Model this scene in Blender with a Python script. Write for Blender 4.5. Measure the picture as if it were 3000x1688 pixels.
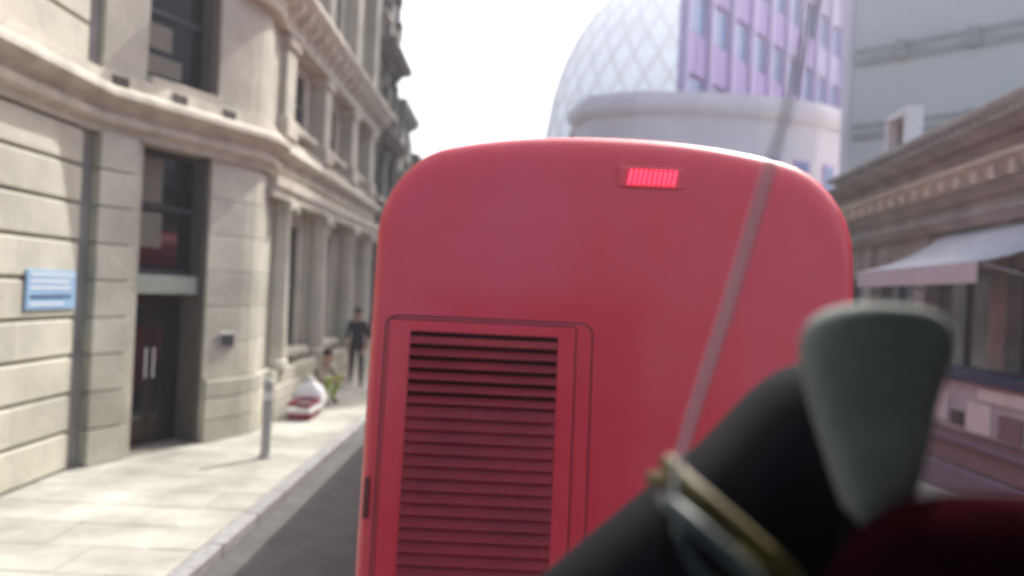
import bpy, bmesh, math, random
from mathutils import Vector, Matrix
R = math.radians
random.seed(7)
for o in list(bpy.data.objects): bpy.data.objects.remove(o)
sc = bpy.context.scene
col = sc.collection

# ------------------------------------------------------------------ camera, sky, sun, exposure
cam = bpy.data.objects.new('camera', bpy.data.cameras.new('camera')); col.objects.link(cam)
cam.location = (0, 0, 2.25)
cam.rotation_euler = (Matrix.Rotation(R(90.35), 4, 'X') @ Matrix.Rotation(R(2.7), 4, 'Z')).to_euler()
cam.data.lens = 27.2; cam.data.sensor_width = 36
cam.data.clip_start = 0.05; cam.data.clip_end = 3000
cam.data.dof.use_dof = True; cam.data.dof.focus_distance = 2.0; cam.data.dof.aperture_fstop = 1.4
sc.camera = cam
SUN_EL, SUN_AZ = 47.0, 33.0           # azimuth from straight ahead (+Y) towards the right (+X)
w = bpy.data.worlds.new('World'); sc.world = w; w.use_nodes = True
nt = w.node_tree; nt.nodes.clear()
sky = nt.nodes.new('ShaderNodeTexSky'); sky.sky_type = 'NISHITA'; sky.sun_disc = False
sky.sun_elevation = R(SUN_EL); sky.sun_rotation = R(SUN_AZ)
sky.air_density = 1.0; sky.dust_density = 5.0; sky.ozone_density = 1.0
bg = nt.nodes.new('ShaderNodeBackground'); bg.inputs[1].default_value = 0.15
out = nt.nodes.new('ShaderNodeOutputWorld')
nt.links.new(sky.outputs[0], bg.inputs[0]); nt.links.new(bg.outputs[0], out.inputs[0])
sun = bpy.data.objects.new('sun', bpy.data.lights.new('sun', 'SUN')); col.objects.link(sun)
sun.data.energy = 3.2; sun.data.angle = R(0.53); sun.data.color = (1.0, 0.975, 0.93)
sd = Vector((math.sin(R(SUN_AZ)) * math.cos(R(SUN_EL)), math.cos(R(SUN_AZ)) * math.cos(R(SUN_EL)), math.sin(R(SUN_EL))))
sun.rotation_euler = sd.to_track_quat('Z', 'Y').to_euler()
sun.location = (0, 0, 30)
sc.view_settings.view_transform = 'Standard'; sc.view_settings.look = 'None'
sc.view_settings.exposure = 1.08; sc.view_settings.gamma = 1.0
sc.view_settings.use_curve_mapping = False

# ------------------------------------------------------------------ materials
def mat(name, c, rough=0.8, scale=6.0, amt=0.15, bump=0.0, metal=0.0, coat=0.0, vary=0.0, c2=None, stretch=(1,1,1), spec=0.5):
    m = bpy.data.materials.new(name); m.use_nodes = True
    t = m.node_tree; b = t.nodes['Principled BSDF']
    b.inputs['Roughness'].default_value = rough; b.inputs['Metallic'].default_value = metal
    b.inputs['Specular IOR Level'].default_value = spec
    b.inputs['Coat Weight'].default_value = coat; b.inputs['Coat Roughness'].default_value = 0.12
    g = t.nodes.new('ShaderNodeNewGeometry'); mp = t.nodes.new('ShaderNodeMapping'); mp.inputs['Scale'].default_value = stretch
    n = t.nodes.new('ShaderNodeTexNoise'); n.inputs['Scale'].default_value = scale; n.inputs['Detail'].default_value = 6; n.inputs['Roughness'].default_value = 0.62
    t.links.new(g.outputs['Position'], mp.inputs['Vector']); t.links.new(mp.outputs[0], n.inputs['Vector'])
    r = t.nodes.new('ShaderNodeValToRGB'); r.color_ramp.elements[0].position = 0.3; r.color_ramp.elements[1].position = 0.7
    d = c2 or tuple(x * (1 - amt) for x in c)
    r.color_ramp.elements[0].color = (*d, 1); r.color_ramp.elements[1].color = (*[min(1, x * (1 + amt * .5)) for x in c], 1)
    t.links.new(n.outputs['Fac'], r.inputs['Fac'])
    src = r.outputs[0]
    if vary:
        oi = t.nodes.new('ShaderNodeObjectInfo'); hs = t.nodes.new('ShaderNodeHueSaturation')
        mr = t.nodes.new('ShaderNodeMapRange'); mr.inputs['To Min'].default_value = 1 - vary; mr.inputs['To Max'].default_value = 1 + vary
        t.links.new(oi.outputs['Random'], mr.inputs['Value']); t.links.new(mr.outputs[0], hs.inputs['Value']); t.links.new(src, hs.inputs['Color'])
        src = hs.outputs[0]
    t.links.new(src, b.inputs['Base Color'])
    if bump:
        n2 = t.nodes.new('ShaderNodeTexNoise'); n2.inputs['Scale'].default_value = scale * 9; n2.inputs['Detail'].default_value = 5
        t.links.new(g.outputs['Position'], n2.inputs['Vector'])
        bp = t.nodes.new('ShaderNodeBump'); bp.inputs['Strength'].default_value = bump; bp.inputs['Distance'].default_value = 0.02
        t.links.new(n2.outputs['Fac'], bp.inputs['Height']); t.links.new(bp.outputs[0], b.inputs['Normal'])
    return m
def emis(name, c, s):
    m = mat(name, c, 0.3, amt=0); b = m.node_tree.nodes['Principled BSDF']
    b.inputs['Emission Color'].default_value = (*c, 1); b.inputs['Emission Strength'].default_value = s
    return m
M = dict(
 stone=mat('limestone', (.50, .485, .395), .85, 1.3, .26, .35, vary=.11),
 trim=mat('carved_limestone', (.53, .50, .41), .8, 3.0, .30, .4),
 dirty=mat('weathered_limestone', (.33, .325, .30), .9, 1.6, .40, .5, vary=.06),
 brown=mat('sooty_sandstone', (.19, .18, .165), .9, 2.4, .45, .6, vary=.08),
 mortar=mat('dark_mortar', (.10, .09, .08), .95, 8, .2),
 slate=mat('roof_slate', (.10, .11, .13), .6, 5, .3, .2, vary=.1),
 frame=mat('painted_window_frame', (.05, .055, .065), .45, 5, .2),
 lightframe=mat('pale_window_frame', (.36, .40, .34), .6, 5, .15),
 glass=mat('dark_window_glass', (.018, .022, .028), .06, .7, .5, spec=.8),
 blind=mat('cream_window_blind', (.20, .19, .155), .8, 12, .12),
 door=mat('dark_bronze_door', (.028, .022, .02), .35, 3, .3),
 slab=mat('york_stone_paving', (.43, .425, .37), .8, 1.1, .42, .25, vary=.10),
 joint=mat('paving_bed', (.22, .20, .17), .95, 9, .2),
 kerb=mat('granite_kerb', (.33, .33, .33), .75, 14, .3, .3, vary=.08),
 asphalt=mat('asphalt', (.12, .118, .115), .85, 3, .3, .6),
 red=mat('bus_red_paint', (.74, .055, .095), .45, .9, .0, coat=.4, c2=(.70, .010, .016), stretch=(1, 1, .55)),  # pinker noise patches put the pale window veil into the paint colour
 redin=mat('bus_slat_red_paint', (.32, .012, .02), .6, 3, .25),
 black=mat('black_rubber', (.012, .012, .014), .6, 8, .3),
 plastic=mat('soft_black_dash_plastic', (.006, .0065, .009), .85, 14, .3, .1, spec=.12),
 led=emis('brake_light_red', (1, .03, .07), 2.2),
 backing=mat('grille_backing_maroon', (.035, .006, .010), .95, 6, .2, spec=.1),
 lens=mat('lamp_housing_dark_red', (.12, .006, .015), .15, 3, .1, coat=1),
 lilac=mat('flare_lilac_cladding', (.36, .22, .56), .45, .5, .12, vary=.05),  # lens-flare purple painted into the cladding colour
 lilac2=mat('pale_flare_lilac_cladding', (.48, .36, .62), .5, .5, .12, vary=.04),  # weaker flare tint, also put into the base colour
 blueglass=mat('blue_window_glass', (.20, .30, .56), .12, .2, .3, spec=.8),
 pod=mat('pale_render', (.78, .71, .76), .8, .7, .10, vary=.03),
 skin_tower=mat('pale_blue_tower_glass', (.66, .80, .86), .18, .05, .15, vary=.12, spec=.8),
 rib=mat('tower_steel_rib', (.22, .32, .42), .4, .2, .1),
 grey=mat('pale_grey_cladding', (.62, .64, .62), .6, .35, .10, vary=.015),
 greytr=mat('grey_rail', (.36, .37, .37), .5, 3, .2),
 awn=mat('pale_canvas', (.50, .53, .58), .85, 5, .12),
 shop=mat('shop_glass', (.07, .08, .085), .15, 1.5, .4, spec=.8),
 blue=mat('navy_board', (.02, .04, .12), .5, 5, .2),
 signblue=mat('sky_blue_notice', (.26, .42, .60), .6, 5, .1),
 white=mat('white_paint', (.78, .79, .78), .6, 6, .1),
 sack=mat('white_sacking', (.85, .86, .86), .7, 9, .12, .3),
 yellow=mat('yellow_print', (.55, .36, .04), .6, 6, .15),
 purple=mat('mauve_board', (.20, .16, .22), .6, 5, .15),
 pink=mat('dusty_pink_panel', (.24, .16, .18), .7, 5, .15),
 rail=mat('ghost_dull_yellow', (.12, .095, .02), .6, 30, .2),
 alu=mat('ghost_pale_grey', (.90, .86, .88), .6, 20, .1),
 cab_ghost=mat('ghost_grey_green', (.23, .255, .235), .95, 30, .2, .2),  # used on the solid form built for a ghost reflection
 ghost_seat=mat('ghost_dark_red', (.020, .003, .005), 1.0, 30, .3, .2, spec=0),
 loop_ghost=mat('ghost_loop_grey_green', (.11, .13, .13), .45, 10, .2),
 tyre=mat('tyre_rubber', (.02, .02, .02), .8, 20, .2),
 steel=mat('galvanised_steel', (.42, .43, .42), .5, 12, .2),
 crate=mat('dark_red_crate', (.20, .03, .05), .6, 8, .2),
 green=mat('lime_green_cloth', (.28, .46, .05), .8, 12, .2),
 skin=mat('skin', (.42, .24, .17), .6, 8, .1),
 hair=mat('dark_hair', (.03, .02, .015), .7, 40, .3),
 dark=mat('dark_clothing', (.03, .028, .04), .85, 10, .25),
 maroon=mat('maroon_clothing', (.13, .03, .045), .85, 10, .25),
 beige=mat('beige_clothing', (.42, .36, .28), .85, 10, .2),
 denim=mat('denim', (.05, .07, .12), .85, 12, .25),
)
# ------------------------------------------------------------------ helpers
def link(o): col.objects.link(o); return o
def thing(name, label, cat, loc=(0,0,0), group=None):
    o = link(bpy.data.objects.new(name, None)); o.location = loc; o.empty_display_size = .2
    o['label'] = label; o['category'] = cat
    if group: o['group'] = group
    return o
class MB:
    def __init__(s): s.v = []; s.f = []; s.m = []
    def poly(s, pts, faces, mi=0):
        b = len(s.v); s.v += [tuple(p) for p in pts]; s.f += [tuple(b + i for i in f) for f in faces]; s.m += [mi] * len(faces); return s
    def box(s, x0, x1, y0, y1, z0, z1, mi=0):
        p = [(x, y, z) for z in (z0, z1) for x, y in ((x0,y0),(x1,y0),(x1,y1),(x0,y1))]
        return s.poly(p, [(3,2,1,0),(4,5,6,7),(0,1,5,4),(1,2,6,5),(2,3,7,6),(3,0,4,7)], mi)
    def obox(s, P, u, n, a0, a1, z0, z1, d0, d1, mi=0):
        """box along direction u from P, depth range along n"""
        q = lambda a, d, z: (P[0] + u[0]*a + n[0]*d, P[1] + u[1]*a + n[1]*d, z)
        p = [q(a, d, z) for z in (z0, z1) for a, d in ((a0,d0),(a1,d0),(a1,d1),(a0,d1))]
        return s.poly(p, [(3,2,1,0),(4,5,6,7),(0,1,5,4),(1,2,6,5),(2,3,7,6),(3,0,4,7)], mi)
    def lathe(s, cx, cy, prof, n=20, mi=0):
        rings = [[(cx + r*math.cos(2*math.pi*k/n), cy + r*math.sin(2*math.pi*k/n), z) for k in range(n)] for r, z in prof]
        b = len(s.v)
        for r in rings: s.v += r
        for i in range(len(prof) - 1):
            for k in range(n):
                a = b + i*n + k; c = b + i*n + (k+1) % n
                s.f.append((a, c, c + n, a + n)); s.m.append(mi)
        s.f.append(tuple(b + k for k in reversed(range(n)))); s.m.append(mi)
        s.f.append(tuple(b + (len(prof)-1)*n + k for k in range(n))); s.m.append(mi); return s
    def tube(s, pts, r, n=10, mi=0):
        pts = [Vector(p) for p in pts]; b = len(s.v)
        rs = r if isinstance(r, (list, tuple)) else [r]*len(pts)
        for i, p in enumerate(pts):
            d = (pts[min(i+1, len(pts)-1)] - pts[max(i-1, 0)]).normalized()
            a = d.cross(Vector((0,0,1)));  a = a if a.length > .05 else d.cross(Vector((0,1,0)))
            a.normalize(); c = d.cross(a)
            for k in range(n):
                t = 2*math.pi*k/n; s.v.append(tuple(p + (a*math.cos(t) + c*math.sin(t))*rs[i]))
        for i in range(len(pts)-1):
            for k in range(n):
                s.f.append((b+i*n+k, b+i*n+(k+1)%n, b+(i+1)*n+(k+1)%n, b+(i+1)*n+k)); s.m.append(mi)
        s.f.append(tuple(b+k for k in reversed(range(n)))); s.m.append(mi)
        s.f.append(tuple(b+(len(pts)-1)*n+k for k in range(n))); s.m.append(mi); return s
    def sweep(s, path, prof, mi=0):
        """closed profile [(out, z)] swept along a plan path; out = to the right of travel"""
        P = [Vector(p) for p in path]; N = []
        for i in range(len(P)):
            ds = []
            if i > 0: ds.append((P[i]-P[i-1]).normalized())
            if i < len(P)-1: ds.append((P[i+1]-P[i]).normalized())
            nn = [Vector((d.y, -d.x)) for d in ds]
            m = sum(nn, Vector((0,0))).normalized(); m = m / max(.5, m.dot(nn[0])); N.append(m)
        b = len(s.v); k = len(prof)
        for p, n in zip(P, N):
            for o, z in prof: s.v.append((p.x + n.x*o, p.y + n.y*o, z))
        for i in range(len(P)-1):
            for j in range(k):
                j2 = (j+1) % k; s.f.append((b+i*k+j, b+i*k+j2, b+(i+1)*k+j2, b+(i+1)*k+j)); s.m.append(mi)
        s.f.append(tuple(b+j for j in range(k))); s.m.append(mi)
        s.f.append(tuple(b+(len(P)-1)*k+j for j in reversed(range(k)))); s.m.append(mi); return s
    def build(s, name, ms, parent=None, bevel=0, smooth=False, fix=True):
        ms = ms if isinstance(ms, (list, tuple)) else [ms]
        me = bpy.data.meshes.new(name)
        base = Vector((0,0,0)); q = parent
        while q is not None: base += q.location; q = q.parent
        me.from_pydata([tuple(Vector(v) - base) for v in s.v], [], s.f)
        for m in ms: me.materials.append(m)
        for p, mi in zip(me.polygons, s.m): p.material_index = mi
        if fix or bevel:
            bm = bmesh.new(); bm.from_mesh(me)
            bmesh.ops.recalc_face_normals(bm, faces=bm.faces)
            if bevel: bmesh.ops.bevel(bm, geom=list(bm.edges), offset=bevel, segments=1, affect='EDGES', profile=.5)
            bm.to_mesh(me); bm.free()
        if smooth:
            for p in me.polygons: p.use_smooth = True
            try: me.set_sharp_from_angle(angle=R(38))
            except Exception: pass
        o = link(bpy.data.objects.new(name, me)); o.parent = parent
        return o
def tag(o, label=None, cat=None, group=None, kind=None):
    for k, v in (('label', label), ('category', cat), ('group', group), ('kind', kind)):
        if v: o[k] = v
    return o
def copy_part(src, parent, loc, scale=None, rotz=None):
    o = src.copy(); col.objects.link(o); o.parent = parent; o.location = loc
    if scale: o.scale = scale
    if rotz is not None: o.rotation_euler = (0, 0, rotz)
    return o
_unit = {}
def block(name, m, parent, P, u, n, a0, a1, z0, z1, d0, d1, cham=.012, horiz=False):
    """chamfered stone block; alike sizes share one mesh"""
    L, H, D = round(a1-a0, 3), round(z1-z0, 3), round(d1-d0, 3)
    key = (name, m.name, L, H, D)
    if key not in _unit:
        me = bpy.data.meshes.new(name); bm = bmesh.new(); bmesh.ops.create_cube(bm, size=1)
        for v in bm.verts: v.co = Vector((v.co.x*L, v.co.y*D, v.co.z*H))
        if cham: bmesh.ops.bevel(bm, geom=[e for e in bm.edges if not horiz or abs(e.verts[0].co.x-e.verts[1].co.x) > L*.5], offset=cham, segments=1, affect='EDGES', profile=.5)
        bm.to_mesh(me); bm.free(); me.materials.append(m); _unit[key] = me
    o = link(bpy.data.objects.new(name, _unit[key])); o.parent = parent
    am, dm = (a0+a1)/2, (d0+d1)/2
    o.location = Vector((P[0]+u[0]*am+n[0]*dm, P[1]+u[1]*am+n[1]*dm, (z0+z1)/2)) - parent.location
    o.rotation_euler = (0, 0, math.atan2(u[1], u[0]))
    return o

# ------------------------------------------------------------------ ground, road, pavements
road = MB().box(-600, 600, -300, 1200, -1.0, -.12).build('road', M['asphalt']); tag(road, kind='structure')
KX = -2.35
pav = MB().sweep([(-5.4, -6), (-5.4, 60)], [(-3.0, -.12), (2.89, -.12), (2.89, -.03), (-3.0, -.03)]).build('pavement', M['joint']); tag(pav, kind='structure')
k = 0
yy = 3.0
while yy < 34:
    L = .9
    block('kerb_stone', M['kerb'], pav, (KX-.15, yy), (0,1), (1,0), 0, L-.008, -.125, .0, 0, .15, .012); yy += L
row = 0; yy = 3.4
while yy < 24:
    d = .6; x = KX - .158; off = (row % 2) * .42
    first = True
    while x > -5.15:
        L = (.84 - off) if first and off else .84
        first = False
        block('paving_slab', M['slab'], pav, (x, yy), (-1,0), (0,1), 0, L-.010, -.08, random.uniform(-.004, .0), 0, d-.010, .006)
        x -= L
    row += 1; yy += d
MB().box(-8.2, KX-.16, 24.0, 60, -.03, -.004).build('far_paving', M['slab'], pav)
rp = MB().box(4.3, 30, -6, 60, -.12, 0).build('right_pavement', M['slab']); tag(rp, kind='structure')
yy = 3
while yy < 30:
    block('kerb_stone', M['kerb'], rp, (4.149, yy), (0,1), (1,0), 0, .892, -.12, .002, 0, .15, .012); yy += .9

# ------------------------------------------------------------------ corner building on the left
A = Vector((-4.95, 8.9)); B = Vector((-3.90, 11.2))
bu = (B - A).normalized(); bn = Vector((bu.y, -bu.x)); BL = (B - A).length
cb = thing('stone_building', 'pale limestone corner building with banded stone wall, dark doorway and round columns', 'building', (-5.0, 9.0, 0))
SX = -3.92    # street face
S0, S1 = .30*BL, .74*BL                    # doorway span along the bay
arc = [B, B + Vector((.07, .22)), B + Vector((.09, .46)), B + Vector((.06, .70)), Vector((SX, 12.15))]
# near banded wall: individual stones
H = .435; z = 0.0; ci = 0
WALLS = []
MB().obox((-4.95, 2.5), (0,1), (1,0), 0, 6.28, 0, 13, -.6, -.05).build('wall_core', M['mortar'], cb)
zs = [.30 + H*i for i in range(-1, 8)]
def rustic(z0, z1, hh):
    global ci
    z = z0
    while z < z1 - .05:
        t = min(hh, z1 - z); y = 2.6 + (ci % 2)*.55
        first = True
        ys = [2.5]
        while y < 8.6: ys.append(y); y += 1.15
        ys.append(8.80)
        for a, b in zip(ys, ys[1:]):
            if b - a > .12: block('stone_block', M['stone'], cb, (-4.95, 0), (0,1), (1,0), a+.0006, b-.0006, z+.014, z+t-.014, -.3, random.choice((0, -.0008, -.0015)), .022, True)
        ci += 1; z += t
rustic(0, 3.90, .4333)
rustic(4.62, 12.9, .46)
# pilaster left of the doorway, stones too
z = 0
for i in range(9):
    block('pilaster_stone', M['stone'], cb, A, bu, bn, .10, S0-.16, z+.008, z+.433-.008, -.3, .10, .010); z += .4333
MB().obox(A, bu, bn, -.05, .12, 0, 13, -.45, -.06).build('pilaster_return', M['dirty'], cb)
MB().obox(A, bu, bn, S0-.17, S0, 0, 3.9, -.5, -.0).build('door_jamb', M['trim'], cb, .01)
MB().obox(A, bu, bn, .12, S0-.02, 4.60, 13, -.4, .02).build('upper_pier', M['stone'], cb, .01)
# doorway: deep recess, door, transom, tall window with sashes
MB().obox(A, bu, bn, S0-.1, S1+.1, 0, 3.95, -1.5, -1.42).build('lobby_wall', M['door'], cb)
MB().obox(A, bu, bn, S0-.10, S1+.10, -.02, .012, -1.4, .02).build('doorstep', M['joint'], cb)
MB().obox(A, bu, bn, S0, S1, 2.02, 2.26, -.40, -.12).build('transom', M['lightframe'], cb, .01)
win = MB()
for a, b, c, d in ((S0, S0+.07, 2.26, 3.9), (S1-.07, S1, 2.26, 3.9), (S0+.07, S1-.07, 3.82, 3.9), (S0+.07, S1-.07, 2.26, 2.34), (S0+.07, S1-.07, 3.12, 3.18)):
    win.obox(A, bu, bn, a, b, c, d, -.34, -.27)
wf = win.build('window_frame', M['frame'], cb)
def pane(parent, P, u, n, a0, a1, z0, z1, d, m='glass', name='pane'):
    return MB().obox(P, u, n, a0, a1, z0, z1, d, d+.012).build(name, M[m], parent)
pane(wf, A, bu, bn, S0+.07, S1-.07, 2.34, 3.12, -.31); pane(wf, A, bu, bn, S0+.07, S1-.07, 3.18, 3.82, -.325)
MB().obox(A, bu, bn, S0+.18, S0+.56, 2.62, 3.08, -.296, -.292).build('blind', M['blind'], wf)
MB().obox(A, bu, bn, S0+.18, S0+.56, 3.20, 3.80, -.31, -.306).build('blind', M['blind'], wf)
dr = MB().obox(A, bu, bn, S0+.03, (S0+S1)/2-.004, .02, 2.0, -.46, -.41).build('door', M['door'], cb, .006)
pane(dr, A, bu, bn, S0+.12, (S0+S1)/2-.09, .35, 1.85, -.408)
MB().tube([(*(A+bu*((S0+S1)/2-.06)+bn*-.38), .9), (*(A+bu*((S0+S1)/2-.06)+bn*-.38), 1.3)], .012).build('handle', M['alu'], dr)
dr = MB().obox(A, bu, bn, (S0+S1)/2+.004, S1-.03, .02, 2.0, -.46, -.41).build('door', M['door'], cb, .006)
pane(dr, A, bu, bn, (S0+S1)/2+.09, S1-.12, .35, 1.85, -.408)
MB().tube([(*(A+bu*((S0+S1)/2+.06)+bn*-.38), .9), (*(A+bu*((S0+S1)/2+.06)+bn*-.38), 1.3)], .012).build('handle', M['alu'], dr)
# curved pier right of the doorway, coursed
pier = [A + bu*S1] + arc
def course(z0, z1, o=0.0, m='stone'):
    MB().sweep([A + bu*(S1-.001)] + arc + [Vector((SX-.02, 12.55))], [(-.42, z0), (o-.012, z0), (o, z0+.014), (o, z1-.014), (o-.012, z1), (-.42, z1)]).build('stone_course', M[m], cb)
for i, (a, b) in enumerate(((.0,.30),(.30,.60),(.60,.86))): course(a, b-.012, .07)
for i in range(6): course(.86+.5*i, .86+.5*(i+1)-(.004), 0.0)
course(3.86, 3.9, 0.0)
MB().sweep([A + bu*(S1-.06)] + arc + [Vector((SX-.02, 12.5))], [(-.5,0),(-.05,0),(-.05,13),(-.5,13)]).build('pier_core', M['mortar'], cb)
MB().sweep([A + bu*(S1+.04)] + arc + [Vector((SX-.02, 13.2))], [(-.4,4.6),(.0,4.6),(.0,13),(-.4,13)]).build('upper_pier', M['stone'], cb)
MB().obox(A, bu, bn, S0-.02, S1+.04, 7.0, 13, -.4, -.0).build('wall_panel', M['stone'], cb)
MB().obox(A, bu, bn, S0-.02, S1+.04, 4.6, 4.72, -.4, .10).build('sill', M['trim'], cb, .01)
# upper window of the bay
win = MB()
for a, b, c, d in ((S0, S0+.07, 4.72, 7), (S1-.05, S1+.04, 4.72, 7), (S0+.07, S1-.05, 4.72, 4.8), (S0+.07, S1-.05, 5.62, 5.68)):
    win.obox(A, bu, bn, a, b, c, d, -.30, -.22)
wf = win.build('window_frame', M['frame'], cb)
pane(wf, A, bu, bn, S0+.07, S1-.05, 4.8, 5.62, -.26); pane(wf, A, bu, bn, S0+.07, S1-.05, 5.68, 7, -.275)
MB().obox(A, bu, bn, S0+.20, S0+.72, 4.86, 5.10, -.246, -.243).build('blind', M['blind'], wf)
MB().obox(A, bu, bn, S0+.20, S0+.55, 5.18, 5.5, -.246, -.243).build('blind', M['blind'], wf)
# cornice running along near wall, bay, rounded corner and street front
full = [Vector((-4.95, 2.5)), A + Vector((0, -.12)), A + bu*.1] + [A + bu*(BL-.25)] + arc + [Vector((SX, 14)), Vector((SX-.03, 18)), Vector((SX-.05, 21.0))]
corn = [(-.3,3.90),(.05,3.90),(.06,3.98),(.16,4.02),(.18,4.10),(.13,4.13),(.17,4.20),(.28,4.24),(.33,4.30),(.32,4.37),(.26,4.42),(.12,4.44),(.10,4.62),(-.3,4.62)]
MB().sweep(full, corn).build('cornice', M['trim'], cb, smooth=True)
for s in (.18, 1.05, 1.9):
    MB().obox(A, bu, bn, s, s+.22, 4.46, 4.58, .10, .125).build('vent_slot', M['mortar'], cb)
for i, z in enumerate((5.55, 6.45)):
    MB().sweep([Vector((-4.95, 2.5)), A + Vector((0,-.15))], [(-.1,z),(.03,z),(.10,z+.05),(.10,z+.10),(.02,z+.14),(-.1,z+.14)]).build('string_course', M['trim'], cb)
# street front: plinth, columns, recessed windows, upper order
st = (SX, 12.15)
for i, (z0, z1) in enumerate(((0,.28),(.28,.56),(.56,.80))):
    a = .0
    while a < 8.8:
        L = min(1.45, 8.84-a); block('plinth_stone', M['stone'], cb, (SX-.02, 12.4), (0,1), (1,0), a+.004, a+L-.004, z0+.006, z1-.006, -.3, .22 if z1 < .8 else .18, .012); a += L
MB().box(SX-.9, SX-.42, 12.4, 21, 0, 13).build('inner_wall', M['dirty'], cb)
cys = [12.85, 15.45, 18.05, 20.3]
for i, cy in enumerate(cys):
    c = MB().lathe(SX+.0, cy, [(.27,.80),(.27,.86),(.245,.88),(.26,.93),(.22,.97),(.205,2.0),(.185,3.3),(.205,3.33),(.19,3.37),(.25,3.48)], 22).build('column', M['stone'], cb, smooth=True)
    cap = MB().box(SX-.27, SX+.27, cy-.27, cy+.27, 3.48, 3.58).build('capital', M['trim'], c, .01)
    for s in (-1, 1):
        MB().lathe(SX+.22, cy+s*.2, [(.02,3.37),(.06,3.40),(.07,3.44),(.05,3.48)], 10).build('volute', M['trim'], c, smooth=True)
    MB().box(SX-.42, SX-.12, cy-.34, cy+.34, .80, 3.58).build('pilaster', M['stone'], cb, .008)
    # upper order
    MB().box(SX-.42, SX+.10, cy-.26, cy+.26, 4.95, 6.1).build('pilaster', M['stone'], cb, .01)
    MB().box(SX-.42, SX+.17, cy-.33, cy+.33, 4.62, 4.95).build('pedestal', M['trim'], cb, .02)
    MB().box(SX-.42, SX+.16, cy-.32, cy+.32, 6.1, 6.3).build('capital', M['trim'], cb, .03)
    MB().box(SX-.42, SX+.10, cy-.26, cy+.26, 7.35, 10.2).build('pilaster', M['stone'], cb, .01)
    MB().box(SX-.42, SX+.16, cy-.32, cy+.32, 10.2, 10.4).build('capital', M['trim'], cb, .03)
    MB().box(SX-.42, SX+.16, cy-.33, cy+.33, 7.08, 7.35).build('pedestal', M['trim'], cb, .02)
def street_window(y0, y1, z0, z1, root, face, fr='frame'):
    m = MB(); t = .06; X = face
    m.box(X-.33, X-.27, y0, y0+t, z0, z1).box(X-.33, X-.27, y1-t, y1, z0, z1).box(X-.33, X-.27, y0+t, y1-t, z1-t, z1).box(X-.33, X-.27, y0+t, y1-t, z0, z0+t).box(X-.33, X-.27, y0+t, y1-t, (z0+z1)/2-.03, (z0+z1)/2+.03)
    wf = m.build('window_frame', M[fr], root)
    for a, b in ((z0+t, (z0+z1)/2-.03), ((z0+z1)/2+.03, z1-t)):
        MB().box(X-.312, X-.30, y0+t, y1-t, a, b).build('pane', M['glass'], wf)
    MB().box(X-.33, X+.05, y0-.08, y1+.08, z0-.13, z0-.002).build('sill', M['trim'], root, .015)
for a, b in zip(cys, cys[1:]):
    for z0, z1 in ((1.05, 3.3), (5.0, 6.1), (7.5, 9.8)):
        street_window(a+.62, b-.62, z0, z1, cb, SX)
    for z0, z1 in ((.80, 3.58), (4.62, 6.3), (7.08, 10.4)):
        MB().box(SX-.42, SX-.2, a+.34, a+.62, z0, z1).build('window_jamb', M['stone'], cb)
        MB().box(SX-.42, SX-.2, b-.62, b-.34, z0, z1).build('window_jamb', M['stone'], cb)
    for z0, z1 in ((3.3, 3.58), (6.1, 6.3), (9.8, 10.4)):
        MB().box(SX-.42, SX-.2, a+.62, b-.62, z0, z1).build('lintel', M['trim'], cb)
stp = [Vector((SX, 12.2)), Vector((SX, 21.0))]
MB().sweep([Vector((SX-.02, 11.9)), Vector((SX, 12.4)), Vector((SX, 21.0))], [(-.3,3.58),(.20,3.58),(.22,3.72),(.26,3.74),(.27,3.895),(-.3,3.895)]).build('architrave', M['trim'], cb)
for cornz, pr in ((6.3, .5), (10.4, .6)):
    MB().sweep([A+bu*(BL-.3)] + arc + [Vector((SX, 21.0))], [(-.3,cornz),(.16,cornz),(.18,cornz+.26),(.26,cornz+.30),(pr-.06,cornz+.46),(pr,cornz+.54),(pr,cornz+.62),(.1,cornz+.78),(-.3,cornz+.78)]).build('cornice', M['trim'], cb)
    y = 12.3
    while y < 20.9:
        MB().poly([(SX+.15,y,cornz+.08),(SX+.15,y+.16,cornz+.08),(SX+.15,y,cornz+.44),(SX+.15,y+.16,cornz+.44),(SX+pr-.1,y,cornz+.44),(SX+pr-.1,y+.16,cornz+.44),(SX+pr-.12,y,cornz+.30),(SX+pr-.12,y+.16,cornz+.30)],
                  [(0,1,3,2),(2,3,5,4),(4,5,7,6),(6,7,1,0),(0,2,4,6),(1,7,5,3)]).build('bracket', M['trim'], cb, .008); y += .52
MB().box(SX-.5, SX+.0, 12.4, 21, 11.18, 13).build('attic', M['stone'], cb)
MB().poly([(x,y,z) for z in (0,12.9) for x,y in ((-12,2.6),(-5.6,2.6),(-5.6,10.2),(-4.83,12.5),(-4.83,20.98),(-12,20.98))],[tuple(range(6)),tuple(range(6,12))]+[(i,(i+1)%6,6+(i+1)%6,6+i) for i in range(6)]).build('rear_block', M['dirty'], cb)
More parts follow.
